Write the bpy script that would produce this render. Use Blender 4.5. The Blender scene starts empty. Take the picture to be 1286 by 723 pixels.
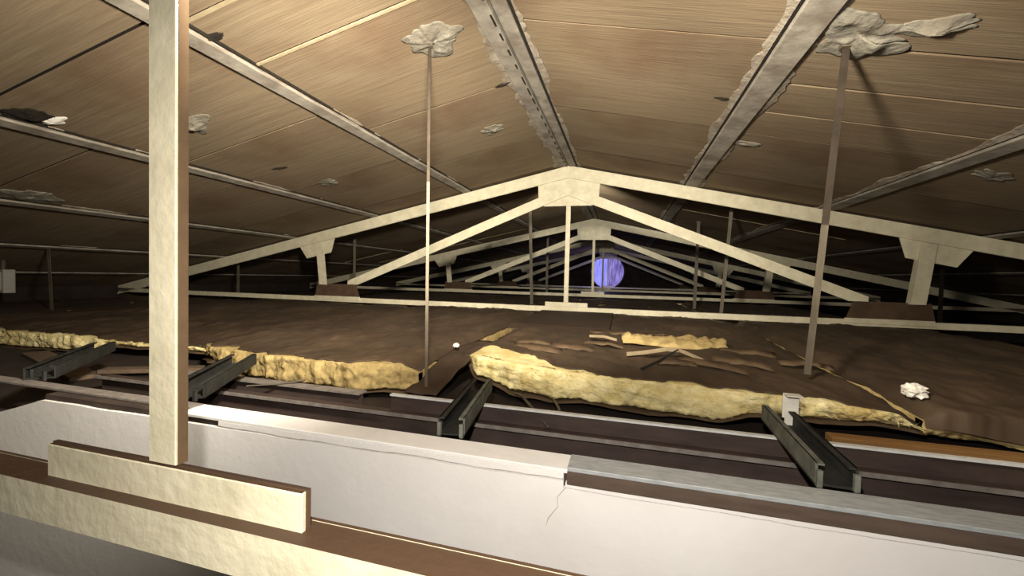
import bpy, bmesh, math, random
from mathutils import Vector, Matrix, noise
random.seed(7)
SC = bpy.context.scene
COL = SC.collection
ZC = 1.9                       # eye height above the lower floor; geometry below is given relative to the eye

# ------------------------------------------------------------------ camera, world, lights, exposure
cam_d = bpy.data.cameras.new('camera'); cam = bpy.data.objects.new('camera', cam_d); COL.objects.link(cam)
cam_d.sensor_fit = 'HORIZONTAL'; cam_d.sensor_width = 36.0
cam_d.lens = 36.0 * 511.5 / 1286.0
cam_d.clip_start = 0.02; cam_d.clip_end = 200
r_ = Vector((0.96418589, 0.26411158, 0.02430323)); u_ = Vector((-0.03089523, 0.0208336, 0.99930548)); f_ = Vector((-0.26342183, 0.9642671, -0.02824725))
M = Matrix(((r_.x, u_.x, -f_.x, 0), (r_.y, u_.y, -f_.y, 0), (r_.z, u_.z, -f_.z, ZC), (0, 0, 0, 1)))
cam.matrix_world = M
SC.camera = cam

world = bpy.data.worlds.new('attic_dark'); SC.world = world
world.use_nodes = True
world.node_tree.nodes['Background'].inputs[0].default_value = (1.0, 0.86, 0.68, 1)
world.node_tree.nodes['Background'].inputs[1].default_value = 0.004

def spot(name, loc, aim, watts, half_deg, blend, color, size=0.03):
    l = bpy.data.lights.new(name, 'SPOT'); l.energy = watts; l.color = color
    l.spot_size = math.radians(2 * half_deg); l.spot_blend = blend; l.shadow_soft_size = size
    o = bpy.data.objects.new(name, l); COL.objects.link(o)
    o.location = (loc[0], loc[1], loc[2] + ZC)
    o.rotation_euler = (Vector(aim) - Vector(loc)).to_track_quat('-Z', 'Y').to_euler()
    return o
def point(name, loc, watts, color, size=0.03):
    l = bpy.data.lights.new(name, 'POINT'); l.energy = watts; l.color = color; l.shadow_soft_size = size
    o = bpy.data.objects.new(name, l); COL.objects.link(o); o.location = (loc[0], loc[1], loc[2] + ZC)
    return o
WARM = (1.0, 0.92, 0.78)
# the phone's own light beside the lens
spot('phone_light', (-0.04, -0.02, 0.17), (-0.16, 1.05, -0.40), 88, 86, 1.0, (1.0, 0.94, 0.86), 0.012)
# unseen fill spots added past the near frame to brighten truss, roof and batts
spot('fill_spot', (-0.30, 0.62, 0.62), (-0.75, 5.0, 0.20), 820, 38, 1.0, WARM, 0.10)
spot('fill_spot', (-0.34, 0.62, 0.62), (-3.9, 5.0, 0.25), 620, 36, 1.0, WARM, 0.10)
spot('fill_spot', (-0.26, 0.62, 0.62), (2.1, 5.0, 0.30), 240, 36, 1.0, WARM, 0.10)
spot('fill_spot', (-0.30, 0.62, 0.66), (-0.35, 2.6, 1.5), 270, 48, 1.0, WARM, 0.10)
spot('fill_spot', (-0.36, 0.62, 0.62), (-3.9, 2.1, 0.45), 450, 60, 1.0, WARM, 0.10)
spot('fill_spot', (-0.24, 0.62, 0.62), (3.2, 2.9, 0.65), 250, 45, 1.0, WARM, 0.10)
# added fill spot hidden behind the apex gusset, brightening the next bay
spot('bay_fill', (-0.69, 5.30, 0.98), (-0.69, 9.5, 1.35), 260, 42, 1.0, (1.0, 0.95, 0.84), 0.03)
# violet lamp by the far gable
point('violet_lamp', (-0.95, 17.6, -0.15), 26, (0.42, 0.40, 1.0), 0.08)

SC.view_settings.view_transform = 'Standard'; SC.view_settings.look = 'None'
SC.view_settings.exposure = 0.0; SC.view_settings.gamma = 1.0

# ------------------------------------------------------------------ helpers
def lin(c):
    return tuple(((v / 255.0) / 12.92 if v / 255.0 <= 0.04045 else ((v / 255.0 + 0.055) / 1.055) ** 2.4) for v in c)

def mat(name, c1, c2=None, rough=0.8, scale=6.0, stretch=(1, 1, 1), bump=0.0, bscale=None, metal=0.0, detail=6.0,
        per_object=0.0, dust=None, lo=0.35, hi=0.65, spec=0.3, c3=None, scale3=2.0):
    m = bpy.data.materials.new(name); m.use_nodes = True
    nt = m.node_tree; N = nt.nodes; L = nt.links; N.clear()
    out = N.new('ShaderNodeOutputMaterial'); b = N.new('ShaderNodeBsdfPrincipled'); L.new(b.outputs[0], out.inputs[0])
    b.inputs['Roughness'].default_value = rough; b.inputs['Metallic'].default_value = metal
    b.inputs['Specular IOR Level'].default_value = spec
    tc = N.new('ShaderNodeTexCoord'); mp = N.new('ShaderNodeMapping'); mp.inputs['Scale'].default_value = stretch
    L.new(tc.outputs['Object'], mp.inputs[0])
    vec = mp.outputs[0]
    oi = None
    if per_object > 0:
        oi = N.new('ShaderNodeObjectInfo'); ad = N.new('ShaderNodeVectorMath'); ad.operation = 'ADD'
        sc = N.new('ShaderNodeMath'); sc.operation = 'MULTIPLY'; sc.inputs[1].default_value = 37.0
        L.new(oi.outputs['Random'], sc.inputs[0]); L.new(vec, ad.inputs[0]); L.new(sc.outputs[0], ad.inputs[1]); vec = ad.outputs[0]
    nz = N.new('ShaderNodeTexNoise'); nz.inputs['Scale'].default_value = scale; nz.inputs['Detail'].default_value = detail
    nz.inputs['Roughness'].default_value = 0.62
    L.new(vec, nz.inputs['Vector'])
    cr = N.new('ShaderNodeValToRGB')
    cr.color_ramp.elements[0].position = lo; cr.color_ramp.elements[1].position = hi
    cr.color_ramp.elements[0].color = (*lin(c1), 1); cr.color_ramp.elements[1].color = (*lin(c2 or c1), 1)
    L.new(nz.outputs[0], cr.inputs[0]); col = cr.outputs[0]
    if c3:
        n3 = N.new('ShaderNodeTexNoise'); n3.inputs['Scale'].default_value = scale3; n3.inputs['Detail'].default_value = 4
        L.new(tc.outputs['Object'], n3.inputs['Vector'])
        r3 = N.new('ShaderNodeValToRGB'); r3.color_ramp.elements[0].position = 0.5; r3.color_ramp.elements[1].position = 0.68
        r3.color_ramp.elements[1].color = (0.75, 0.75, 0.75, 1)
        L.new(n3.outputs[0], r3.inputs[0])
        mx = N.new('ShaderNodeMix'); mx.data_type = 'RGBA'; L.new(r3.outputs[0], mx.inputs[0]); L.new(col, mx.inputs[6])
        mx.inputs[7].default_value = (*lin(c3), 1); col = mx.outputs[2]
    if oi:
        hs = N.new('ShaderNodeHueSaturation'); mr = N.new('ShaderNodeMapRange')
        mr.inputs['To Min'].default_value = 1 - per_object; mr.inputs['To Max'].default_value = 1 + per_object
        L.new(oi.outputs['Random'], mr.inputs[0]); L.new(mr.outputs[0], hs.inputs['Value']); L.new(col, hs.inputs['Color']); col = hs.outputs[0]
    if dust:
        ge = N.new('ShaderNodeNewGeometry'); sp = N.new('ShaderNodeSeparateXYZ'); L.new(ge.outputs['Normal'], sp.inputs[0])
        gt = N.new('ShaderNodeMath'); gt.operation = 'GREATER_THAN'; gt.inputs[1].default_value = 0.8; L.new(sp.outputs['Z'], gt.inputs[0])
        mx = N.new('ShaderNodeMix'); mx.data_type = 'RGBA'; L.new(gt.outputs[0], mx.inputs[0]); L.new(col, mx.inputs[6])
        mx.inputs[7].default_value = (*lin(dust), 1); col = mx.outputs[2]
    L.new(col, b.inputs['Base Color'])
    if bump > 0:
        n2 = N.new('ShaderNodeTexNoise'); n2.inputs['Scale'].default_value = bscale or scale * 3; n2.inputs['Detail'].default_value = 5
        L.new(vec, n2.inputs['Vector'])
        bp = N.new('ShaderNodeBump'); bp.inputs['Strength'].default_value = bump; bp.inputs['Distance'].default_value = 0.01
        L.new(n2.outputs[0], bp.inputs['Height']); L.new(bp.outputs[0], b.inputs['Normal'])
    return m

CREAM = mat('cream_paint', (190, 181, 153), (210, 202, 174), 0.55, 9, bump=0.25, bscale=40, dust=(70, 52, 38), lo=0.3, hi=0.6)
CREAM_POST = CREAM
TANSTEEL = mat('tan_primer', (84, 66, 46), (104, 82, 58), 0.85, 8)
BROWN_STEEL = mat('brown_primer', (70, 54, 40), (86, 66, 48), 0.8, 8, dust=(62, 46, 34))
PANEL = mat('fibre_roof_panel', (120, 104, 84), (144, 127, 102), 0.95, 3.0, stretch=(0.6, 12, 6), bump=0.25, bscale=9, per_object=0.05, lo=.3, hi=.75, c3=(112, 90, 70), scale3=1.1, spec=0.1)
BACK = mat('dark_roof_boarding', (24, 19, 15), (36, 28, 22), 0.95, 5)
CEMENT = mat('grey_batten', (128, 120, 108), (160, 152, 138), 0.9, 9, bump=0.3, per_object=0.05, c3=(108, 96, 82), scale3=4)
MORTAR = mat('mortar_smear', (132, 120, 104), (166, 156, 140), 0.95, 22, bump=0.6, c3=(112, 96, 78), scale3=7)
PLASTER_P = mat('grey_plaster_patch', (112, 106, 94), (156, 150, 134), 0.9, 14, bump=0.7, c3=(100, 88, 72), scale3=7)
STRIPC = mat('cream_joint_strip', (152, 136, 108), (172, 156, 126), 0.8, 12)
WHITE = mat('white_plaster', (236, 231, 226), (243, 239, 234), 0.85, 3.5, bump=0.12, bscale=30, c3=(230, 224, 218), scale3=1.3)
LEDGE = mat('white_ledge_paint', (238, 235, 230), (246, 243, 239), 0.75, 10, bump=0.15)
JOINT = mat('shaded_joint', (52, 42, 36), (70, 58, 50), 0.95, 10)  # dark colour puts the shade of the ledge gap into the wall core
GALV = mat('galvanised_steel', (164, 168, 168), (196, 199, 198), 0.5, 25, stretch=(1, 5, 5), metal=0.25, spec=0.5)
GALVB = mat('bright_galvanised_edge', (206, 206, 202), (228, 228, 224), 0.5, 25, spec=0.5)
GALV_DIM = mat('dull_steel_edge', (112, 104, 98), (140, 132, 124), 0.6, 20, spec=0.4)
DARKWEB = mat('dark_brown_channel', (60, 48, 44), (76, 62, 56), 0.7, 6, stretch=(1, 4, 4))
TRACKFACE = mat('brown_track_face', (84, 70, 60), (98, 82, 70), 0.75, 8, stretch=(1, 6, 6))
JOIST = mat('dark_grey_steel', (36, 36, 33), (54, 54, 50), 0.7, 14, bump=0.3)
JOISTL = mat('lit_grey_flange', (92, 94, 85), (122, 124, 113), 0.7, 22, bump=0.3)  # light on the facing flange put into a paler copy of the joist grey
DECK = mat('attic_deck', (42, 33, 27), (58, 46, 37), 0.95, 4)
PAPER = mat('kraft_paper', (60, 48, 36), (82, 66, 50), 0.62, 2.2, stretch=(1.4, 0.7, 1), bump=0.5, bscale=9, c3=(52, 40, 30), scale3=1.0, spec=0.35)
PAPERTAN = mat('tan_paper', (70, 55, 40), (96, 78, 56), 0.75, 7, bump=.3)
PAPERD = mat('dark_kraft_paper', (54, 42, 32), (66, 52, 40), 0.7, 3)
FIBRE = mat('yellow_glass_wool', (212, 193, 130), (244, 230, 178), 1.0, 14, stretch=(1, 1, 2.2), bump=0.8, bscale=34, c3=(186, 160, 98), scale3=4, spec=0.05)
FIBRED = mat('dull_glass_wool', (138, 118, 78), (184, 162, 110), 1.0, 12, bump=0.8, bscale=30, spec=0.05)
STRAP = mat('pale_steel_strap', (80, 72, 60), (104, 95, 80), 0.6, 14, stretch=(1, 1, .3))
RUST = mat('brown_stained_strap', (46, 38, 29), (60, 50, 39), 0.8, 10)
ORANGE = mat('orange_brown_timber', (128, 92, 52), (154, 116, 70), 0.7, 3, stretch=(1, 16, 16), bump=0.2)
DUSTWOOD = mat('dusty_board', (92, 76, 62), (112, 94, 76), 0.9, 4, stretch=(1, 8, 8))
NEARBLACK = mat('near_black', (28, 24, 18), (40, 34, 26), 0.95, 18, bump=0.6)  # near-black for roof holes, batten gaps, rivet slots and the twig
WPAPER = mat('white_paper', (220, 214, 200), (240, 235, 222), 0.7, 8)
PALEGREY = mat('pale_grey_enamel', (150, 146, 138), (166, 162, 152), 0.6, 6)
MASONRY = mat('dark_eave_wall', (40, 33, 28), (54, 45, 38), 0.95, 4)
FLOORM = mat('dusty_floor', (40, 33, 27), (54, 45, 38), 0.95, 3)

def wloc(o):
    v = Vector((0, 0, 0))
    while o is not None:
        v = v + o.location; o = o.parent
    return v

class MB:
    def __init__(self): self.v = []; self.f = []
    def add(self, vs, fs):
        n = len(self.v); self.v += [tuple(p) for p in vs]; self.f += [tuple(i + n for i in f) for f in fs]; return self
    def box(self, x0, x1, y0, y1, z0, z1):
        return self.add([(x0, y0, z0), (x1, y0, z0), (x1, y1, z0), (x0, y1, z0), (x0, y0, z1), (x1, y0, z1), (x1, y1, z1), (x0, y1, z1)],
                        [(0, 3, 2, 1), (4, 5, 6, 7), (0, 1, 5, 4), (1, 2, 6, 5), (2, 3, 7, 6), (3, 0, 4, 7)])
    def bar(self, p, q, w, h, up=(0, 0, 1)):
        p = Vector(p); q = Vector(q); d = (q - p).normalized(); s = d.cross(Vector(up)).normalized(); t = s.cross(d)
        vs = []
        for c in (p, q):
            for a, b in ((-1, -1), (1, -1), (1, 1), (-1, 1)): vs.append(c + s * (a * w / 2) + t * (b * h / 2))
        return self.add(vs, [(3, 2, 1, 0), (4, 5, 6, 7), (0, 1, 5, 4), (1, 2, 6, 5), (2, 3, 7, 6), (3, 0, 4, 7)])
    def prism(self, poly, y0, y1):                      # poly in x,z (counter-clockwise seen from -y)
        n = len(poly)
        vs = [(x, y0, z) for x, z in poly] + [(x, y1, z) for x, z in poly]
        fs = [tuple(range(n)), tuple(range(2 * n - 1, n - 1, -1))]
        for i in range(n):
            j = (i + 1) % n; fs.append((i, i + n, j + n, j))
        return self.add(vs, fs)
    def tube(self, pts, r, n=6):
        pts = [Vector(p) for p in pts]; vs = []; fs = []
        for i, p in enumerate(pts):
            d = (pts[min(i + 1, len(pts) - 1)] - pts[max(i - 1, 0)]).normalized()
            a = d.cross(Vector((0.31, 0.2, 0.93))).normalized(); b = d.cross(a)
            rr = r[i] if isinstance(r, (list, tuple)) else r
            for k in range(n):
                t = 2 * math.pi * k / n; vs.append(p + a * (math.cos(t) * rr) + b * (math.sin(t) * rr))
        for i in range(len(pts) - 1):
            for k in range(n):
                k2 = (k + 1) % n; fs.append((i * n + k, i * n + k2, (i + 1) * n + k2, (i + 1) * n + k))
        fs.append(tuple(range(n - 1, -1, -1))); m = (len(pts) - 1) * n; fs.append(tuple(m + k for k in range(n)))
        return self.add(vs, fs)
    def ribbon(self, pts, wvec, th=0.002):
        pts = [Vector(p) for p in pts]; w = Vector(wvec); vs = []; fs = []
        for i, p in enumerate(pts):
            d = (pts[min(i + 1, len(pts) - 1)] - pts[max(i - 1, 0)]).normalized(); n = d.cross(w).normalized() * th
            vs += [p - w / 2, p + w / 2, p + w / 2 + n, p - w / 2 + n]
        for i in range(len(pts) - 1):
            for k in range(4):
                k2 = (k + 1) % 4; fs.append((i * 4 + k, i * 4 + k2, i * 4 + 4 + k2, i * 4 + 4 + k))
        fs.append((3, 2, 1, 0)); m = 4 * (len(pts) - 1); fs.append((m, m + 1, m + 2, m + 3))
        return self.add(vs, fs)
    def sheet(self, nx, ny, top, bot):                  # closed slab between two height functions of (i/nx, j/ny) -> point
        vs = []; fs = []; W = nx + 1
        for fn in (top, bot):
            for j in range(ny + 1):
                for i in range(nx + 1): vs.append(fn(i / nx, j / ny))
        o = W * (ny + 1)
        for j in range(ny):
            for i in range(nx):
                a = j * W + i; fs.append((a, a + 1, a + W + 1, a + W)); fs.append((o + a, o + a + W, o + a + W + 1, o + a + 1))
        for i in range(nx):
            fs.append((i, o + i, o + i + 1, i + 1)); a = ny * W + i; fs.append((a, a + 1, o + a + 1, o + a))
        for j in range(ny):
            a = j * W; fs.append((a, a + W, o + a + W, o + a)); a += nx; fs.append((a, o + a, o + a + W, a + W))
        return self.add(vs, fs)
    def build(self, name, material, parent=None, origin=None, bevel=0.0, smooth=False, segs=1):
        if parent is not None:
            org = wloc(parent); base = Vector((0, 0, 0))
            if origin: base = Vector((origin[0], origin[1], origin[2] + ZC)) - org
        else:
            org = Vector((0, 0, 0)); base = Vector((origin[0], origin[1], origin[2] + ZC)) if origin else Vector((0, 0, 0))
        off = org + base
        me = bpy.data.meshes.new(name)
        me.from_pydata([(x - off.x, y - off.y, z + ZC - off.z) for x, y, z in self.v], [], self.f)
        bm = bmesh.new(); bm.from_mesh(me); bmesh.ops.recalc_face_normals(bm, faces=bm.faces)
        if bevel > 0:
            es = [e for e in bm.edges if len(e.link_faces) == 2 and e.calc_face_angle(0) > 0.6]
            bmesh.ops.bevel(bm, geom=es, offset=bevel, segments=segs, affect='EDGES', profile=0.5)
        bm.to_mesh(me); bm.free()
        if smooth: me.polygons.foreach_set('use_smooth', [True] * len(me.polygons))
        me.materials.append(material)
        o = bpy.data.objects.new(name, me); COL.objects.link(o); o.location = base
        if parent is not None: o.parent = parent
        return o

def tag(o, label, cat, group=None):
    o['label'] = label; o['category'] = cat
    if group: o['group'] = group
    return o
def empty(name, x, y, z, label, cat, group=None):
    o = bpy.data.objects.new(name, None); COL.objects.link(o); o.location = (x, y, z + ZC); o.empty_display_size = 0.1
    return tag(o, label, cat, group)
def structure(o): o['kind'] = 'structure'; return o
def copy_tree(o, parent=None):
    c = o.copy(); COL.objects.link(c)
    if parent is not None: c.parent = parent
    for ch in list(o.children): copy_tree(ch, c)
    return c
def nz(x, y, z=0.0): return noise.noise(Vector((x, y, z)))

# ------------------------------------------------------------------ roof geometry
XR, ZR, S = -0.689, 1.374, 0.2175
PITCH = 1.375
def roofz(x): return ZR - S * abs(x - XR)
Y0, Y1 = -1.6, 21.6
HALF = 7.95

# floor (below and behind the low white wall) and attic deck
structure(MB().box(XR - HALF, XR + HALF, -1.8, 1.15, -1.98, -1.9).build('floor', FLOORM))
structure(MB().box(XR - HALF, XR + HALF, 1.148, Y1, -0.72, -0.66).build('floor_deck', DECK))

# eave walls, end walls
structure(MB().box(XR - HALF - 0.12, XR - HALF, -1.8, Y1, -1.98, ZR - S * HALF + .05).build('wall_left', MASONRY))
structure(MB().box(XR + HALF, XR + HALF + 0.12, -1.8, Y1, -1.98, ZR - S * HALF + .05).build('wall_right', MASONRY))
gab = [(XR - HALF, -0.72), (XR + HALF, -0.72), (XR + HALF, ZR - S * HALF), (XR, ZR + .03), (XR - HALF, ZR - S * HALF)]
structure(MB().prism(gab, Y1 - 0.25, Y1).build('wall_far', MASONRY))
gab2 = [(x, z if z > -0.7 else -1.98) for x, z in gab]
structure(MB().prism(gab2, -1.9, -1.8).build('wall_back', MASONRY))

# roof: dark boarding with panels fixed under it
def slope_slab(z0, z1, h=HALF + .1):
    mb = MB()
    for sg in (-1, 1):
        a = XR; b = XR + sg * h
        vs = []
        for y in (Y0 - .3, Y1):
            vs += [(a, y, ZR + z0), (b, y, ZR - S * h + z0), (b, y, ZR - S * h + z1), (a, y, ZR + z1)]
        mb.add(vs, [(0, 1, 2, 3), (7, 6, 5, 4), (0, 4, 5, 1), (1, 5, 6, 2), (2, 6, 7, 3), (3, 7, 4, 0)])
    return mb
ceiling = structure(slope_slab(0.052, 0.09).build('ceiling', BACK, origin=(0, 0, 0)))
SL = math.sqrt(1 + S * S)
def panel_mesh(w, d, th=0.009):
    mb = MB().box(-w / 2, w / 2, -d / 2, d / 2, -th / 2, th / 2)
    me = bpy.data.meshes.new('panel')
    bm = bmesh.new(); vs = [bm.verts.new(v) for v in mb.v]
    for f in mb.f: bm.faces.new([vs[i] for i in f])
    bmesh.ops.bevel(bm, geom=list(bm.edges), offset=0.0015, segments=1, affect='EDGES')
    bmesh.ops.recalc_face_normals(bm, faces=bm.faces)
    bm.to_mesh(me); bm.free(); me.materials.append(PANEL)
    return me
seams = {(-1, 0): [-.7, .4, 1.42, 1.80, 2.81, 3.90, 5.0], (1, 0): [0.05, 1.05, 2.14, 3.27, 4.37, 5.45], (1, 1): [.63, 1.01, 1.39, 1.77, 2.15, 2.53, 2.91, 3.30, 4.4, 5.5],
         (-1, 1): [-.7, .3, 1.35, 2.42, 3.5, 4.6], (-1, 2): [.9, 1.93, 3.0, 4.1, 5.2]}
pm = {}
for sg in (-1, 1):
    for row in range(6):
        ys = list(seams.get((sg, row), [-.5 + .13 * row + 1.09 * k for k in range(6)]))
        while ys[-1] < Y1 - .6: ys.append(ys[-1] + 1.09 * (1 if ys[-1] < 9 else 1.5))
        w = (PITCH if row < 5 else HALF - 5 * PITCH) * SL - 0.03
        xm = XR + sg * ((row + .5) * PITCH if row < 5 else (5 * PITCH + HALF) / 2)
        for a, b in zip(ys[:-1], ys[1:]):
            key = (round(w, 2), round(b - a, 2))
            if key not in pm: pm[key] = panel_mesh(w, b - a - 0.024)
            o = bpy.data.objects.new('panel', pm[key]); COL.objects.link(o); o.parent = ceiling
            zz = roofz(xm) + 0.032 - random.random() * 0.001
            o.location = (xm, (a + b) / 2, zz)
            o.rotation_euler = (-.0045 - .003 * random.random(), sg * math.atan(S), 0)
# pale cover strips over some of the joints
for sg, y, xa, xb in ((-1, 1.42, XR - .25, XR - 1.27), (-1, 1.80, XR - .2, XR - 1.29), (-1, 8.95, XR - 1.45, XR - 5.2), (-1, 7.9, XR - 4.2, XR - 5.4), (1, 6.6, XR + 1.5, XR + 3.6)):
    MB().bar((xa, y, roofz(xa) + .022), (xb, y, roofz(xb) + .022), 0.016, 0.008).build('joint_strip', STRIPC, ceiling)

# ------------------------------------------------------------------ purlin strips along the roof
def smear(parent, x, y0, y1, w, seed, side):
    n = int((y1 - y0) / .045)
    def edge(t): 
        y = y0 + t * (y1 - y0)
        return max(0.004, w * (.5 + 1.2 * nz(y * 1.7, seed) + .5 * nz(y * 6.3, seed + 3) + .35 * nz(y * 23, seed + 6)))
    def P(z):
        def fn(a, b):
            y = y0 + a * (y1 - y0); xx = x + side * b * edge(a); return (xx, y, roofz(xx) + .0245 - z * (1 - .7 * b))
        return fn
    MB().sheet(n, 2, P(0.012), P(-0.004)).build('mortar_smear', MORTAR, parent)
def purlin(off, width, label, gap_dark=True, smear_w=0.0, seed=1):
    x = XR + off; sg = 1 if off > 0 else -1
    r = empty('roof_purlin', x, 0.0, roofz(x), label, 'purlin')
    def quad(xa, xb, zt, zb, name, m):
        mb = MB(); vs = []
        for y in (Y0, Y1 - .26):
            vs += [(xa, y, roofz(xa) + zb), (xb, y, roofz(xb) + zb), (xb, y, roofz(xb) + zt), (xa, y, roofz(xa) + zt)]
        mb.add(vs, [(0, 1, 2, 3), (7, 6, 5, 4), (0, 4, 5, 1), (1, 5, 6, 2), (2, 6, 7, 3), (3, 7, 4, 0)])
        return mb.build(name, m, r, bevel=.003)
    quad(x - width / 2, x + width / 2, 0.03, 0.002, 'batten', CEMENT)
    xi = x - sg * (width / 2 + .012)
    if gap_dark: quad(xi - .009, xi + .009, 0.03, 0.016, 'gap_strip', NEARBLACK)  # dark strip filling the gap on the batten's upslope side
    if smear_w > 0:
        smear(r, x + width / 2, Y0 + 2.3, 9.0, smear_w, seed, 1); smear(r, x - width / 2 - (.0 if sg < 0 else .02), Y0 + 2.3, 9.0, smear_w * (1.1 if sg > 0 else .5), seed + 9, -1)
    return r
rb = empty('ridge_strip', XR, 0, ZR, 'wide grey mortared strip along the roof ridge above the cream truss apexes', 'purlin')
for a, b in ((-.115, -.012), (.006, .085)):
    mb = MB(); vs = []
    for y in (Y0, Y1 - .26):
        vs += [(XR + a, y, ZR - .012 + (.004 if a < 0 else 0)), (XR + b, y, ZR - .012), (XR + b, y, ZR + .03), (XR + a, y, ZR + .02)]
    mb.add(vs, [(0, 1, 2, 3), (7, 6, 5, 4), (0, 4, 5, 1), (1, 5, 6, 2), (2, 6, 7, 3), (3, 7, 4, 0)]).build('batten', CEMENT, rb, bevel=.003)
mb = MB()
for k in range(46):
    y = 1.2 + k * .17; mb.box(XR - .03, XR - .018, y, y + .05 + .07 * random.random(), ZR - .0135, ZR - .006)
for k in range(14): pass
mb.build('rivet_slots', NEARBLACK, rb)['kind'] = 'stuff'
mb = MB().box(XR + .092, XR + .108, Y0, Y1 - .26, ZR - .016, ZR - .008); mb.build('gap_strip', NEARBLACK, rb)
smear(rb, XR - .11, .8, 10, .07, 21, -1); smear(rb, XR + .108, .8, 10, .05, 27, 1)
purlin(-1.333, .085, 'long grey roof purlin slanting from the top left corner to the nearest truss', smear_w=.03, seed=2)
purlin(-2.70, .085, 'second grey roof purlin left of the ridge, passing behind the cream post at mid height', smear_w=.03, seed=4)
purlin(-4.09, .085, 'third grey roof purlin left of the ridge with white stains, lower left roof', smear_w=.03, seed=5)
purlin(-5.46, .08, 'fourth faint roof purlin left of the ridge, low in the dim left roof', smear_w=.02, seed=6)
purlin(-6.85, .08, 'lowest roof purlin on the left, in the dark near the eaves')
purlin(1.402, .125, 'broad pale roof purlin right of the ridge with mortar smears along both edges', smear_w=.05, seed=7, gap_dark=True)
purlin(2.74, .10, 'second roof purlin right of the ridge, slanting in from the right edge', smear_w=.05, seed=8)
purlin(4.11, .09, 'third roof purlin right of the ridge, mostly hidden behind the nearest truss')
purlin(5.48, .09, 'fourth roof purlin right of the ridge, in the dark beyond the trusses')
purlin(6.86, .09, 'lowest roof purlin on the right, near the dark right eaves')

# plaster patches on the roof
def patch(name, pts_label, x, y, rx, ry, rot, h, m, label, cat='plaster patch', seed=0, name2=None):
    o_z = roofz(x) + .028
    def P(top):
        def fn(a, b):
            b = b ** .8; t = 2 * math.pi * a; rr = b * (.85 + .5 * nz(math.cos(t) * 1.7 + seed, math.sin(t) * 1.7, seed) + .13 * nz(math.cos(t) * 5 + seed, math.sin(t) * 5, seed + 2))
            dx = math.cos(t) * rx * rr; dy = math.sin(t) * ry * rr
            X = x + dx * math.cos(rot) - dy * math.sin(rot); Y = y + dx * math.sin(rot) + dy * math.cos(rot)
            hh = .6 * h * max(0, 1 - b) * (.8 + 1.3 * nz(X * 9 + seed, Y * 9, 2) + .6 * nz(X * 27, Y * 27, seed)) if top else 0
            return (X, Y, roofz(X) + .024 - max(hh, 0.003 * (1 - b)) - (.001 if top else -.004))
        return fn
    mb = MB().sheet(56, 12, P(False), P(True))
    o = mb.build(name, m, None, origin=(x, y, o_z), smooth=True)
    return tag(o, label, cat)
patch('plaster_patch', 0, -1.07, 2.12, .17, .15, .4, .05, PLASTER_P, 'lumpy grey plaster patch on the roof left of the ridge at the top', seed=1)
patch('plaster_patch', 0, -1.16, 3.47, .12, .10, .3, .04, PLASTER_P, 'small white plaster patch just left of the ridge above the nearest truss', seed=2.3)
patch('plaster_patch', 0, -2.76, 2.05, .11, .15, 1.2, .05, PLASTER_P, 'pale plaster patch beside the right side of the tall cream post', seed=3.1)
patch('plaster_patch', 0, -2.93, 3.53, .10, .10, .2, .03, PLASTER_P, 'tiny faded plaster patch between the first and second purlins left of the ridge', seed=4.2)
patch('plaster_patch', 0, .93, 2.06, .20, .18, .1, .05, PLASTER_P, 'largest grey plaster patch, touching the right-hand purlin at the top right', seed=5.5)
patch('plaster_patch', 0, 1.12, 1.97, .16, .06, -.35, .045, PLASTER_P, 'ragged pale mortar tongue pointing right from the largest plaster patch', seed=6.1)
patch('plaster_patch', 0, .86, 3.50, .16, .05, -.1, .035, PLASTER_P, 'short mortar lump sticking out right of the broad purlin low down', seed=7.3)
patch('plaster_patch', 0, 2.33, 3.45, .14, .09, .4, .035, PLASTER_P, 'faint plaster smudge below the second right purlin at the right edge', seed=8.2)
patch('plaster_patch', 0, -4.60, 2.15, .14, .22, .3, .03, PLASTER_P, 'whitish plaster stain lump on the third left purlin at the left edge', seed=9.4)
patch('plaster_patch', 0, -3.24, 1.60, .09, .05, .3, .03, WPAPER, 'small cream tuft beside a dark hole at the upper left edge', 'plaster patch', seed=10.2)
patch('dark_notch', 0, -3.27, 1.50, .12, .10, .3, .05, NEARBLACK, 'ragged black patch for the shade in a roof hole at the left edge', 'roof notch', seed=11.7)  # dark patches stand in for the shade inside roof holes and notches
patch('dark_notch', 0, -1.97, 1.545, .075, .028, .15, .025, NEARBLACK, 'small dark oval for a shaded notch above the first left purlin beside the post', 'roof notch', seed=12.1)
patch('dark_notch', 0, -.84, 2.79, .12, .018, -.2, .02, NEARBLACK, 'thin dark sliver at the left side of the ridge strip', 'roof notch', seed=13.1)
patch('dark_notch', 0, .55, 2.79, .05, .016, .0, .015, NEARBLACK, 'tiny dark nick left of the broad right purlin', 'roof notch', seed=14.1)
patch('dark_notch', 0, -2.95, 2.95, .07, .02, .4, .02, NEARBLACK, 'little dark nick on the second left purlin', 'roof notch', seed=15.1)

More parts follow.
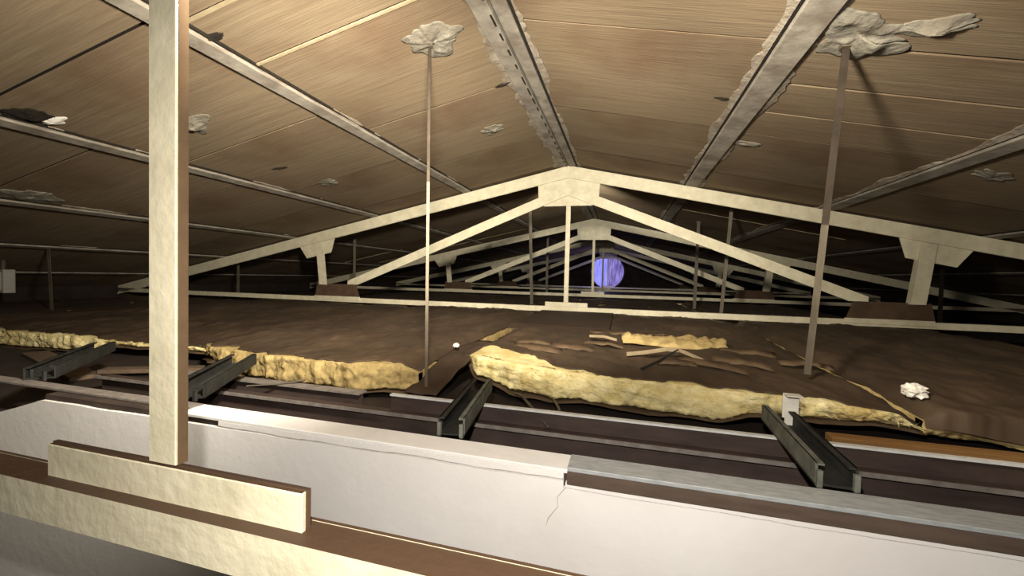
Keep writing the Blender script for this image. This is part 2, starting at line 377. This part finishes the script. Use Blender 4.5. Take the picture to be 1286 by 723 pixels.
# ------------------------------------------------------------------ the trusses
def make_truss(y, label):
    t = empty('roof_truss', XR, y, -0.425, label, 'truss', 'cream steel roof trusses')
    X = lambda r: XR + r
    CD = 0.150
    for sg in (-1, 1):
        # top chord: angle with a deep upright leg and a leg behind it at the top
        p = [(X(0), ZR), (X(sg * 7.8), ZR - S * 7.8), (X(sg * 7.8), ZR - S * 7.8 - CD), (X(0), ZR - CD)]
        mb = MB().prism(p, y, y + .012)
        p2 = [(X(0), ZR), (X(sg * 7.8), ZR - S * 7.8), (X(sg * 7.8), ZR - S * 7.8 - .012), (X(0), ZR - .012)]
        mb.prism(p2, y + .012, y + .085)
        mb.prism([(a, b - CD + .014) for a, b in p2], y - .012, y)          # narrow lip along the lower edge
        mb.build('top_chord', CREAM, t)
        # web member
        a = (X(0), 1.135); b = (X(sg * 3.07), -.105)
        dx, dz = b[0] - a[0], b[1] - a[1]; L = math.hypot(dx, dz)
        wv = .115
        p = [(X(0), 1.135), (X(sg * 3.13), -.12), (X(sg * 3.13), -.17), (X(sg * 2.96), -.17), (X(0), 1.135 - wv * L / abs(dx))]
        MB().prism(p, y - .014, y - .002).prism([(X(0), 1.135), (X(sg * 3.13), -.12), (X(sg * 3.13), -.132), (X(0), 1.123)], y - .002, y + .05).build('web_member', CREAM, t)
        # upright
        a = (X(sg * 3.62), .42); b = (X(sg * 3.55), -.185)
        MB().prism([(a[0] - .065, a[1]), (a[0] + .065, a[1]), (b[0] + .065, b[1]), (b[0] - .065, b[1])], y - .014, y - .002) \
            .prism([(a[0] - .065, a[1]), (a[0] - .053, a[1]), (b[0] - .053, b[1]), (b[0] - .065, b[1])], y - .002, y + .06).build('upright', CREAM, t)
        # gusset under the top chord
        g = [(sg * 3.38, ZR - S * 3.38 - CD), (sg * 3.44, .285), (sg * 3.86, .195), (sg * 3.98, ZR - S * 3.98 - CD)]
        MB().prism([(X(a), b) for a, b in g], y + .012, y + .022).build('upper_gusset', CREAM, t)
        # heel gusset, bare brown steel, with a bright splice strip
        g = [(sg * 2.95, -.362), (sg * 3.72, -.362), (sg * 3.68, -.175), (sg * 3.02, -.165)]
        hg = MB().prism([(X(a), b) for a, b in g], y + .022, y + .031).build('heel_gusset', BROWN_STEEL, t)
        hg['label'] = 'dark brown bare heel gusset'
        x0, x1 = sorted((X(sg * 2.93), X(sg * 3.70)))
        MB().box(x0, x1, y - .012, y - .001, -.40, -.345).build('splice_strip', CREAM, t, bevel=.003)
    # king post
    MB().box(X(-.022), X(.034), y + .026, y + .0305, -.304, 1.0).build('king_post', CREAM, t, bevel=.0012)
    kf = MB().box(X(.028), X(.034), y + .0307, y + .045, -.304, 1.0).build('king_post_flange', TANSTEEL, t)
    kf['label'] = 'brown bare side flange of the king post'
    # apex gusset
    g = [(-.38, ZR - S * .38 - CD), (-.37, .985), (-.30, .885), (.30, .885), (.37, .985), (.38, ZR - S * .38 - CD), (0, ZR - CD)]
    MB().prism([(X(a), b) for a, b in g], y + .012, y + .022).build('apex_gusset', CREAM, t)
    # bottom chord: two angles back to back with the gussets between
    MB().box(X(-7.8), X(7.8), y, y + .006, -.425, -.36).box(X(-7.8), X(7.8), y + .006, y + .022, -.366, -.36) \
        .box(X(-7.8), X(7.8), y + .052, y + .058, -.425, -.36).box(X(-7.8), X(7.8), y + .0225, y + .052, -.367, -.361).build('bottom_chord', CREAM, t)
    # foot plate of the king post
    MB().box(X(-.255), X(.272), y + .0222, y + .0312, -.40, -.306).build('foot_gusset', CREAM, t, bevel=.0015)
    pk = MB().box(X(-.258), X(.2735), y + .0314, y + .038, -.40, -.3045).build('outline_plate', BROWN_STEEL, t)  # brown plate behind the gusset, showing as its dark outline
    pk['label'] = 'dark brown plate edging the foot gusset from behind'
    return t
T1 = make_truss(5.03, 'nearest complete cream truss spanning the middle of the picture')
for y, lab in ((0.435, 'very near truss: tall cream post and cream bottom chord at the lower left'),
               (9.53, 'second cream truss, framed inside the nearest complete one'),
               (14.03, 'third, dim truss seen small behind the second truss'),
               (18.50, 'farthest dim truss in front of the violet glow')):
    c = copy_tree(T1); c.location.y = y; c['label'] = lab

# ------------------------------------------------------------------ low white wall in front
FX0, FX1 = -3.2, 3.4
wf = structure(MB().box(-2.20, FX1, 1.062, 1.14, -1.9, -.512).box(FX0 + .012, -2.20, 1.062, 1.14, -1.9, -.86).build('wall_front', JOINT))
def jag(x, s, amp): return amp * (nz(x * 3.1, s) + .5 * nz(x * 11, s + 2) + .25 * nz(x * 31, s + 5))
def plaster(name, x0, x1, ztop, zbot, y, th, n):
    vs = []; fs = []
    for i in range(n + 1):
        x = x0 + (x1 - x0) * i / n; a, b = ztop(x), zbot(x)
        vs += [(x, y, a), (x, y, b), (x, y + th, b), (x, y + th, a)]
    for i in range(n):
        k = i * 4
        for j in range(4): fs.append((k + j, k + 4 + j, k + 4 + (j + 1) % 4, k + (j + 1) % 4))
    fs += [(0, 1, 2, 3), tuple(4 * n + j for j in (3, 2, 1, 0))]
    return MB().add(vs, fs).build(name, WHITE, wf)
crack = lambda x: -.527 + jag(x, 1.7, .006) + (.31 * (x + 2.21) if x < -2.21 else 0)
plaster('plaster_face', FX0, -.135, lambda x: crack(x) - (.0045 + .002 * nz(x * 9, 8)), lambda x: -1.9, 1.05, .03, 160)
plaster('plaster_face', -.135, FX1, lambda x: -.549 + jag(x, 4.1, .004), lambda x: -1.9, 1.05, .03, 160)
plaster('plaster_strip', -1.30, -.135, lambda x: -.511, lambda x: crack(x) + .001, 1.051, .028, 120)
plaster('plaster_strip', -.13, FX1, lambda x: -.533, lambda x: -.5465 + jag(x, 4.1, .004), 1.049, .03, 120)
MB().tube([(-.128, 1.0495, -.545), (-.15, 1.0495, -.575), (-.148, 1.0495, -.60), (-.172, 1.0495, -.635), (-.178, 1.0495, -.655)], [.0006, .0005, .0004, .0007, .0002], 5).build('hairline_crack', TRACKFACE, wf)
# ledge board on top
structure(MB().box(-1.48, 3.4, 1.052, 1.146, -.511, -.5).build('trim_1', LEDGE, bevel=.002))
structure(MB().box(-3.4, -1.485, 1.10, 1.150, -.511, -.5).build('trim_2', GALV_DIM, bevel=.002))
# galvanised track lying on the right part of the ledge
tr = empty('steel_track', -.125, 1.05, -.5, 'grey galvanised track with brown face lying along the white ledge at right', 'steel channel')
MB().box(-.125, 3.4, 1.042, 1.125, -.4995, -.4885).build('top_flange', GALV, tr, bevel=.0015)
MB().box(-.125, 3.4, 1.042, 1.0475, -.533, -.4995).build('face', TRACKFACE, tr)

# C-shaped channel running across behind the wall, joists over it
ch = empty('ceiling_channel', 0, 1.47, -.66, 'long dark channel with bright edges running across just behind the white ledge', 'steel channel')
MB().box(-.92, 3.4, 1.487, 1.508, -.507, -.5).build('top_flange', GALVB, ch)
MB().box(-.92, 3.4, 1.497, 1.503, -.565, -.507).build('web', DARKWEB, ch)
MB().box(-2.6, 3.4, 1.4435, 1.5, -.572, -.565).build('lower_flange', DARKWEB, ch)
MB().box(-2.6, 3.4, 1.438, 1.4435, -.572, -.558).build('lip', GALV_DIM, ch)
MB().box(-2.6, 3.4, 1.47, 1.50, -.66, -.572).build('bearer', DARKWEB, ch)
c2 = empty('ceiling_channel', -2.2, 1.62, -.66, 'short dull channel edge under the left glass wool batt beside the cream post', 'steel channel')
MB().box(-2.4, -1.15, 1.60, 1.66, -.56, -.553).build('top_flange', GALV_DIM, c2)
MB().box(-2.4, -1.15, 1.625, 1.632, -.66, -.56).build('web', DARKWEB, c2)

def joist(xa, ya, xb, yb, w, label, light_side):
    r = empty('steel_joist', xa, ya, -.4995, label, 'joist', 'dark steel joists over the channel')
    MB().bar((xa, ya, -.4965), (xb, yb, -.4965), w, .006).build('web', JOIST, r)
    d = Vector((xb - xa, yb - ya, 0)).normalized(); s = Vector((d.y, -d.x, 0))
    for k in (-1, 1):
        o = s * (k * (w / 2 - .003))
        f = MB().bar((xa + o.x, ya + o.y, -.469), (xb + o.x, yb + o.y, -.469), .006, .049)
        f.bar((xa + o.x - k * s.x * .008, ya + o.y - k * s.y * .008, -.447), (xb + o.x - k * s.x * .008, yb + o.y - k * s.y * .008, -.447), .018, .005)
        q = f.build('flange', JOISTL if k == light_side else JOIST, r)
        if k == light_side: q['label'] = 'flange in a paler grey for its lit side'
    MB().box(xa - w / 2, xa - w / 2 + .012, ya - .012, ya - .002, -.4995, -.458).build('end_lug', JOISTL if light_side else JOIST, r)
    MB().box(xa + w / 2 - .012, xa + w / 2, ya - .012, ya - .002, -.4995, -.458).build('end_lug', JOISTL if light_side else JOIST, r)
    return r
joist(-.503, 1.165, -.575, 1.66, .085, 'dark steel joist leaning right between the left and middle glass wool batts', 1)
joist(.519, 1.165, .545, 1.66, .09, 'dark steel joist below the white bracket, right of the middle', -1)
joist(-1.60, 1.165, -1.93, 1.70, .12, 'dark steel joist just right of the cream post under the left batt', 0)
joist(-2.45, 1.165, -2.95, 1.68, .10, 'dusty dark joist left of the cream post near the left edge', 0)

# ------------------------------------------------------------------ glass wool batts
def interp(pts, x):
    if x <= pts[0][0]: return pts[0][1:]
    for a, b in zip(pts[:-1], pts[1:]):
        if x <= b[0]:
            t = (x - a[0]) / (b[0] - a[0]); t = t * t * (3 - 2 * t) * .5 + t * .5
            return tuple(p + (q - p) * t for p, q in zip(a[1:], b[1:]))
    return pts[-1][1:]
def batt(front, y_end, z_end, label, seed, fibre=FIBRE, skirt=False, nx=70, ny=34, setback=.05, wr=.02, left_in=0.0):
    """front: list of (x, y_front, z_bottom, z_top_front, setback); runs from the front edge back to y_end"""
    xa, xb = front[0][0], front[-1][0]
    root = empty('glass_wool_batt', (xa + xb) / 2, front[len(front) // 2][1], -.66, label, 'insulation', 'kraft-faced glass wool batts on the attic deck')
    def base(a, b, k):
        x = xa + (xb - xa) * a
        yf, zb, zt, sb = interp(front, x)
        yf += .018 * nz(x * 9, seed) + .01 * nz(x * 25, seed + 1)
        ye = y_end + .03 * nz(x * 3, seed + 4)
        bb = b ** 1.4
        y = yf + (ye - yf) * bb
        zt0 = zt + (z_end - zt) * min(1, b * 1.25)
        fade = min(1, b * 6)
        w = wr * (nz(x * 3.3 + seed, y * 2.3) + .7 * nz(x * 8 + .6 * y * 8, y * 7 - x * 3, seed) + .4 * abs(nz(x * 17, y * 13, seed + 2)) * 1.5)
        dip = -.05 * math.exp(-((1 - a) / .03) ** 2) - .05 * math.exp(-(a / .03) ** 2)
        return x, y, zt0, zb + (-.655 - zb) * min(1, b * 2.5), w * (.35 + .65 * fade) + dip
    def top(a, b):
        x, y, zt, zb, w = base(a, b, 0)
        return (x, y + (.012 * nz(x * 30, seed + 8, 1) if b == 0 else 0), zt + w + .004 * nz(x * 40, y * 40, seed))
    def bot(a, b):
        x, y, zt, zb, w = base(a, b, 0)
        return (x, y + (.02 + .012 * nz(x * 22, 5) if b == 0 else 0), max(-.656, zb + .012 * nz(x * 7, seed + 2)))
    mb = MB().sheet(nx, ny, top, bot)
    body = mb.build('fibre', fibre, root, smooth=True)
    # bulging, ragged front lip
    def lip(s):
        def fn(a, b):
            x, y, zt, zb, w = base(a, 0, 0); zt += w; zb = max(-.656, zb + .012 * nz(x * 7, seed + 2))
            z = zb + (zt - zb) * b
            bulge = .008 * math.sin(math.pi * min(1, max(0, b))) + .026 * nz(x * 7, z * 12, seed) + .012 * nz(x * 19, z * 30, seed) + .007 * nz(x * 40 + z * 20, z * 70, seed) + .004 * nz(x * 90 + z * 60, z * 190, seed)
            return (x, y - (bulge if s else -.05), z + .004 * nz(x * 50, b * 9, 3))
        return fn
    MB().sheet(nx * 5, 12, lip(1), lip(0)).build('fibre_edge', fibre, root, smooth=True)
    rr = random.Random(int(seed * 10)); wm = MB()
    for k in range(int((xb - xa) * 260) if nx > 30 and not skirt else 0):
        a = rr.random(); bq = rr.random() ** .8; p = Vector(lip(1)(a, bq))
        d = Vector((rr.uniform(-1, 1), rr.uniform(-1, -.1), rr.uniform(-.7, .7))).normalized() * rr.uniform(.012, .032)
        sd = Vector((.0012, 0, .0016)); wm.add([p - sd + Vector((0, .006, 0)), p + sd + Vector((0, .006, 0)), p + d], [(0, 1, 2)])
    if wm.v: wm.build('fibre_wisps', fibre, root)['kind'] = 'stuff'
    # brown strip under the front edge
    if not skirt and nx > 30:
        def und(dz):
            def fn(a, b):
                x, y, zt, zb, w = base(a, 0, 0); zb = max(-.650, zb + .012 * nz(x * 7, seed + 2))
                return (x, y - .018 + .12 * b + .012 * nz(x * 8, seed + 6), max(-.657, zb - .004 - .020 * (1 - b) * (.6 + .8 * nz(x * 5, seed + 9))) - dz)
            return fn
        MB().sheet(nx, 3, und(0), und(.003)).build('lower_strip', PAPERTAN, root, smooth=True)['label'] = 'brown strip under the front edge'
    # paper facing
    def pap(dz):
        def fn(a, b):
            x = xa + (xb - xa) * a
            yf, zb, zt0, sb = interp(front, x)
            sb = sb + .05 * nz(x * 6, seed + 11) + .03 * nz(x * 19, seed + 12)
            span = max(.2, y_end - yf)
            b0 = (max(0.0, sb) / span) ** (1 / 1.4)
            bq = b0 + (1 - b0) * b
            X, Y, Z, zb, w = base(a, bq, 0)
            if skirt and b == 0: return (X, Y - .045, zb + .03 + .02 * nz(x * 5, seed))
            w2 = .012 * abs(nz(x * 5 + 3 * nz(x, Y, 4), Y * 6, seed + 20)) + .010 * abs(nz(x * 12 + Y * 5, Y * 10, seed + 22))
            return (X, Y - (.05 if skirt and b < .02 else 0), Z + w + .003 + w2 * min(1, b * 14) + dz)
        return fn
    MB().sheet(nx * 2, ny * 2, pap(0.003), pap(0)).build('paper_facing', PAPER, root, smooth=True)
    return root
batt([(-.92, 2.34, -.50, -.455, .02), (-.77, 2.13, -.55, -.455, .34), (-.55, 2.06, -.585, -.46, .24), (-.30, 2.03, -.60, -.47, .08), (.08, 1.98, -.60, -.475, .03),
      (.41, 1.94, -.60, -.475, .03), (.53, 1.87, -.535, -.46, .02), (.74, 1.92, -.540, -.478, .0), (1.0, 1.96, -.55, -.502, .0), (1.17, 2.0, -.565, -.515, .0)],
     4.98, -.44, 'middle glass wool batt with a wide bright yellow front edge', 3.3)
batt([(-2.62, 2.02, -.56, -.47, .02), (-2.42, 1.91, -.55, -.47, .03), (-2.1, 1.86, -.60, -.475, .03), (-1.85, 1.82, -.605, -.475, .03), (-1.31, 1.83, -.61, -.48, .02), (-1.03, 1.93, -.60, -.475, .03)],
     4.98, -.43, 'left glass wool batt with a dull yellow edge, right of the cream post', 8.1, fibre=FIBRED)
batt([(1.19, 2.02, -.60, -.50, .0), (1.7, 1.98, -.62, -.50, .0), (2.3, 1.96, -.63, -.49, .0), (3.0, 2.0, -.63, -.49, .0)],
     4.98, -.44, 'right brown paper-faced batt above the orange-brown timber', 12.7, skirt=True, fibre=FIBRED)
batt([(-5.4, 2.1, -.64, -.53, .02), (-4.6, 2.06, -.64, -.53, .03), (-3.80, 2.08, -.63, -.53, .02), (-3.66, 2.10, -.565, -.545, .0), (-2.66, 2.15, -.565, -.545, .0)],
     4.98, -.45, 'far left glass wool batt with a yellow strip at the left edge', 17.9)
for k, (x0, x1, lab) in enumerate(((-5.4, -2.66, 'dim paper-faced batt past the nearest truss, far left'), (-2.6, -.95, 'dim paper-faced batt past the nearest truss, left of its king post'),
                                   (-.93, 1.15, 'dim paper-faced batt past the nearest truss, behind its king post foot'), (1.2, 3.2, 'dim paper-faced batt past the nearest truss, right side'))):
    batt([(x0, 5.12, -.65, -.50, .0), ((x0 + x1) / 2, 5.14, -.65, -.49, .0), (x1, 5.12, -.65, -.50, .0)], 9.4, -.47, lab, 30 + k * 5, nx=24, ny=20)
for k, (x0, x1, lab) in enumerate(((-8.0, -5.5, 'dark batt by the left eaves beyond the far left batt'), (-3.4, 2.4, 'dark batt beyond the second truss'))):
    batt([(x0, (2.2, 9.7)[k], -.65, -.52, .0), ((x0 + x1) / 2, (2.2, 9.7)[k], -.65, -.51, .0), (x1, (2.2, 9.7)[k], -.65, -.52, .0)], (9.2, 18.3)[k], -.49, lab, 60 + k * 5, nx=24, ny=24)
mid = [o for o in COL.objects if o.name == 'glass_wool_batt'][0]
rf = random.Random(4)
for x, y, a, L, w in ((-.50, 2.42, -.3, .34, .05), (-.30, 2.55, -.25, .30, .05), (-.55, 2.62, -.15, .26, .04), (-.12, 2.75, -.4, .28, .035), (.45, 2.30, -.6, .34, .05), (.62, 2.42, -.5, .28, .05), (.28, 2.28, -.1, .20, .04), (.75, 2.8, -.2, .3, .05), (.95, 2.5, -.4, .25, .04), (.0, 3.3, -.05, .5, .04), (.35, 3.35, .1, .35, .04)):
    d = Vector((math.cos(a), math.sin(a), 0)); pts = []
    for i in range(9):
        t = i / 8; p = Vector((x, y, -.438 + .004 * (y - 2))) + d * (L * (t - .5)); p.z += .012 * math.sin(math.pi * t) * (.3 + .9 * rf.random()); p.y += .05 * nz(t * 4, x * 9)
        pts.append(p)
    MB().ribbon(pts, (-.2 * w, w, .5 * w), .002).build('torn_flap', PAPERTAN, mid, smooth=True)['label'] = 'lifted torn flap of tan paper'
# brown paper slumped in the gap between the left and middle batts
def gp(dz):
    def fn(a, b):
        x = -1.06 + .18 * a + .06 * b; y = 1.84 + b * .9
        return (x, y, -.60 + .13 * min(1, b * 1.8) + .03 * nz(x * 9, y * 7, 4) + dz)
    return fn
tag(MB().sheet(10, 24, gp(.004), gp(0)).build('kraft_paper_scrap', PAPERD, None, origin=(-.97, 1.9, -.6), smooth=True), 'dark slumped kraft paper in the gap between left and middle batts', 'paper')
# smooth brown sheet lying under the king post
def sp(dz):
    def fn(a, b):
        y = 3.35 + 1.55 * b; x = -.95 + (.85 + .0 * b) * a
        return (x, y, -.405 - .012 * (1 - b) + .004 * nz(x * 3, y * 2) + dz - (.03 * max(0, .06 - b) / .06))
    return fn
tag(MB().sheet(14, 14, sp(.006), sp(0)).build('cardboard_sheet', PAPERD, None, origin=(-.5, 4, -.41)), 'smooth dark brown sheet lying below the king post of the nearest truss', 'sheet')

# orange brown timber, dusty boards at the left
tag(MB().box(.80, 3.2, 1.84, 1.90, -.66, -.592).build('timber_batten', ORANGE, None, origin=(1.8, 1.87, -.66), bevel=.003), 'orange-brown timber batten under the right batt at the right edge', 'timber')
tag(MB().bar((-4.15, 1.95, -.648), (-3.0, 1.62, -.648), .13, .024).build('dusty_board', DUSTWOOD, None, origin=(-3.5, 1.8, -.66), bevel=.002), 'dusty brown board slanting down under the yellow strip at far left', 'timber')
tag(MB().bar((-3.0, 1.70, -.624), (-2.45, 1.98, -.624), .09, .024).build('dusty_board', DUSTWOOD, None, origin=(-2.8, 1.85, -.636), bevel=.002), 'short dusty board meeting the slanting board, left of the cream post', 'timber')

# ------------------------------------------------------------------ hanger straps from roof to deck
def hanger(px, py, zt, bx, by, zb, w, label, m=STRAP, upper=None):
    r = empty('hanger_strap', bx, by, zb, label, 'hanger', 'flat steel hanger straps')
    p = Vector((px, py, zt)); q = Vector((bx, by, zb))
    if upper:
        mid = p.lerp(q, upper); MB().bar(p, mid, .003, w, up=(1, 0, 0)).build('stained_length', RUST, r)['label'] = 'brown stained upper length'
        MB().bar(mid, q, .003, w, up=(1, 0, 0)).build('strap', m, r)
    else:
        MB().bar(p, q, .003, w, up=(1, 0, 0)).build('strap', m, r)
    MB().box(px - w * .8, px + w * .8, py - .02, py + .02, zt - .012, zt + .006).build('fixing_plate', m, r)
    return r
hanger(-1.10, 2.13, roofz(-1.10) + .02, -.965, 1.90, -.60, .017, 'pale strap crossing left of the king post down to the left batt', upper=.42)
hanger(.91, 2.13, roofz(.91) + .02, .875, 2.28, -.44, .03, 'strap hanging from the largest plaster patch into the middle batt', upper=.52)
hanger(1.27, 5.62, roofz(1.27) + .02, 1.19, 5.62, -.47, .04, 'strap just behind the nearest truss, right of its king post')
hanger(-1.55, 6.7, roofz(-1.55) + .02, -1.48, 6.7, -.47, .05, 'strap seen left of the king post behind the nearest truss')
hanger(1.18, 7.4, roofz(1.18) + .02, 1.16, 7.4, -.47, .05, 'fainter strap beside the right web, behind the nearest truss')
hanger(-1.95, 10.6, roofz(-1.95) + .02, -1.95, 10.6, -.49, .06, 'thin dim strap behind the second truss, left of the king post')
hanger(-4.4, 5.95, roofz(-4.4) + .02, -4.4, 5.95, -.47, .05, 'dim strap right of the left upright of the nearest truss')
hanger(-6.2, 5.15 + .2, roofz(-6.2) + .02, -6.2, 5.35, -.50, .05, 'dim strap near the left end of the nearest truss, right of the cream post')
hanger(-6.15, 3.0, roofz(-6.15) + .02, -6.1, 3.0, -.50, .05, 'dim strap in the dark left corner, left of the cream post')
hanger(4.0, 6.6, roofz(4.0) + .02, 4.0, 6.6, -.60, .05, 'dim strap right of the right upright')

# ------------------------------------------------------------------ small things on the insulation
br = empty('hanger_bracket', .575, 1.62, -.4995, 'white bent bracket standing at the back end of the right joist', 'bracket')
MB().box(.55, .60, 1.615, 1.619, -.47, -.385).build('upright_plate', WPAPER, br, bevel=.001)
MB().box(.55, .60, 1.575, 1.619, -.387, -.383).build('top_tab', WPAPER, br, bevel=.001)
MB().box(.557, .593, 1.612, 1.616, -.4935, -.44).build('lower_plate', WPAPER, br)
def crumple(name, x, y, z, r, label, m=WPAPER, seed=0, flat=.7, cat='paper'):
    mb = MB(); bm = bmesh.new(); bmesh.ops.create_icosphere(bm, subdivisions=3, radius=1)
    vs = []
    for v in bm.verts:
        c = v.co; k = .72 + .5 * abs(nz(c.x * 2.2 + seed, c.y * 2.2, c.z * 2.2)) + .25 * nz(c.x * 5 + seed, c.y * 5, c.z * 5)
        vs.append((x + c.x * r * k, y + c.y * r * k, z + c.z * r * k * flat))
    fs = [tuple(v.index for v in f.verts) for f in bm.faces]; bm.free()
    return tag(mb.add(vs, fs).build(name, m, None, origin=(x, y, z - r * flat)), label, cat)
crumple('crumpled_paper', 1.24, 2.17, -.455, .05, 'crumpled white paper ball on the right brown batt', seed=1)
crumple('paper_scrap', -.99, 2.34, -.435, .022, 'tiny white paper scrap at the left corner of the middle batt', seed=5)
def tuft(x0, y0, x1, y1, z, w, h, m, label, seed):
    d = Vector((x1 - x0, y1 - y0, 0)); s = Vector((-d.y, d.x, 0)).normalized()
    def P(t):
        def fn(a, b):
            c = Vector((x0, y0, z)) + d * a + s * ((b - .5) * w * (.6 + .5 * math.sin(math.pi * a) + .5 * nz(a * 5, seed)))
            hh = h * math.sin(math.pi * min(1, max(0, b))) * (.5 + .9 * abs(nz(a * 9, b * 3, seed))) if t else -.01
            return (c.x + .02 * nz(a * 14, b * 4, seed), c.y, c.z + hh + .015 * nz(a * 4, seed + 1))
        return fn
    return MB().sheet(40, 8, P(True), P(False)).build('torn_batting', m, None, origin=(x0, y0, z), smooth=True), label
o, l = tuft(.0, 2.95, .66, 3.0, -.425, .32, .06, FIBRED, 'torn ridge of dull yellow batting on the middle batt below the bottom chord', 4); tag(o, l, 'insulation')
tag(MB().ribbon([(.03, 2.42, -.430), (.13, 2.46, -.420), (.25, 2.5, -.400), (.33, 2.52, -.405), (.40, 2.46, -.425), (.45, 2.4, -.44)], (.0, .05, .012)).build('paper_strip', STRIPC, None, origin=(.2, 2.45, -.43)),
    'curled pale paper strip on the middle batt', 'paper')
tag(MB().tube([(.10, 2.12, -.445), (.18, 2.25, -.43), (.31, 2.46, -.39)], [.007, .007, .004]).build('twig', NEARBLACK, None, origin=(.1, 2.12, -.45)), 'dark twig leaning under the curled pale strip', 'twig')
tag(MB().ribbon([(-.22, 2.9, -.405), (-.12, 2.88, -.40), (-.03, 2.78, -.405)], (.0, .04, .01)).build('paper_strip', STRIPC, None, origin=(-.1, 2.9, -.42)), 'short pale sliver left of the torn batting ridge', 'paper')
tag(MB().tube([(-.50, 1.93, -.575), (-.42, 1.75, -.53), (-.25, 1.46, -.545)], .006).build('straw', STRAP, None, origin=(-.4, 1.7, -.56)), 'long pale straw hanging over the channel right of the leaning joist', 'straw', 'straws over the channel')
tag(MB().tube([(-.30, 1.88, -.57), (-.25, 1.70, -.545), (-.215, 1.56, -.54)], .006).build('straw', STRAP, None, origin=(-.25, 1.7, -.56)), 'shorter pale straw right of the long straw', 'straw', 'straws over the channel')
tag(MB().tube([(-1.72, 1.53, -.553), (-1.6, 1.60, -.55), (-1.50, 1.66, -.535)], .004).build('straw', STRAP, None, origin=(-1.6, 1.6, -.56)), 'thin pale straw below the left batt', 'straw', 'straws over the channel')
bx = empty('grey_box', -6.9, 2.95, -.33, 'pale grey box fixed high at the left edge', 'box')
MB().box(-7.05, -6.78, 2.93, 3.03, -.33, -.06).build('case', PALEGREY, bx, bevel=.006)
MB().box(-7.02, -6.81, 2.92, 2.931, -.30, -.09).build('cover', PALEGREY, bx, bevel=.003)
MB().box(-6.93, -6.90, 2.97, 3.0, -.06, roofz(-6.9) + .022).build('support_rod', STRAP, bx)

# ------------------------------------------------------------------ violet-lit opening at the far gable
def emis(name, c1, c2, strength):
    m = bpy.data.materials.new(name); m.use_nodes = True; nt = m.node_tree; N = nt.nodes; L = nt.links; N.clear()
    out = N.new('ShaderNodeOutputMaterial'); e = N.new('ShaderNodeEmission'); L.new(e.outputs[0], out.inputs[0])
    tc = N.new('ShaderNodeTexCoord'); mp = N.new('ShaderNodeMapping'); mp.inputs['Scale'].default_value = (5, 1, .8); L.new(tc.outputs['Object'], mp.inputs[0])
    n = N.new('ShaderNodeTexNoise'); n.inputs['Scale'].default_value = 2.2; n.inputs['Detail'].default_value = 4; L.new(mp.outputs[0], n.inputs['Vector'])
    cr = N.new('ShaderNodeValToRGB'); cr.color_ramp.elements[0].position = .35; cr.color_ramp.elements[1].position = .65
    cr.color_ramp.elements[0].color = (*lin(c1), 1); cr.color_ramp.elements[1].color = (*lin(c2), 1)
    L.new(n.outputs[0], cr.inputs[0]); L.new(cr.outputs[0], e.inputs[0]); e.inputs[1].default_value = strength
    return m
VL = emis('violet_pane_left', (126, 124, 236), (160, 160, 255), 1.15)
VR = emis('violet_pane_right', (92, 78, 150), (160, 146, 224), .95)
YW = Y1 - .25
cx, cz, rx, rz = -.80, .36, .80, .84
win = structure(bpy.data.objects.new('window_1', None)); COL.objects.link(win); win.location = (cx, YW, cz + ZC)
def half(sg, y0, y1, k=1.0):
    n = 16
    p = [(cx + sg * .0, cz - rz * k), ] if False else []
    for i in range(n + 1):
        t = -math.pi / 2 + math.pi * i / n; p.append((cx + sg * (.012 + rx * k * math.cos(t)), cz + rz * k * math.sin(t)))
    return MB().prism(p if sg > 0 else p[::-1], y0, y1)
half(-1, YW - .03, YW - .01).build('pane', VL, win); half(1, YW - .03, YW - .01).build('pane', VR, win)
ring = MB()
n = 40; vs = []; fs = []
for i in range(n):
    t = 2 * math.pi * i / n
    for k, yy in ((1.0, YW - .05), (1.09, YW - .05), (1.09, YW), (1.0, YW)): vs.append((cx + rx * k * math.cos(t), yy, cz + rz * k * math.sin(t)))
for i in range(n):
    j = (i + 1) % n
    for k in range(4): fs.append((i * 4 + k, j * 4 + k, j * 4 + (k + 1) % 4, i * 4 + (k + 1) % 4))
ring.add(vs, fs).build('frame', BROWN_STEEL, win)
MB().box(cx - .012, cx + .012, YW - .05, YW - .005, cz - rz, cz + rz).build('mullion', BROWN_STEEL, win)
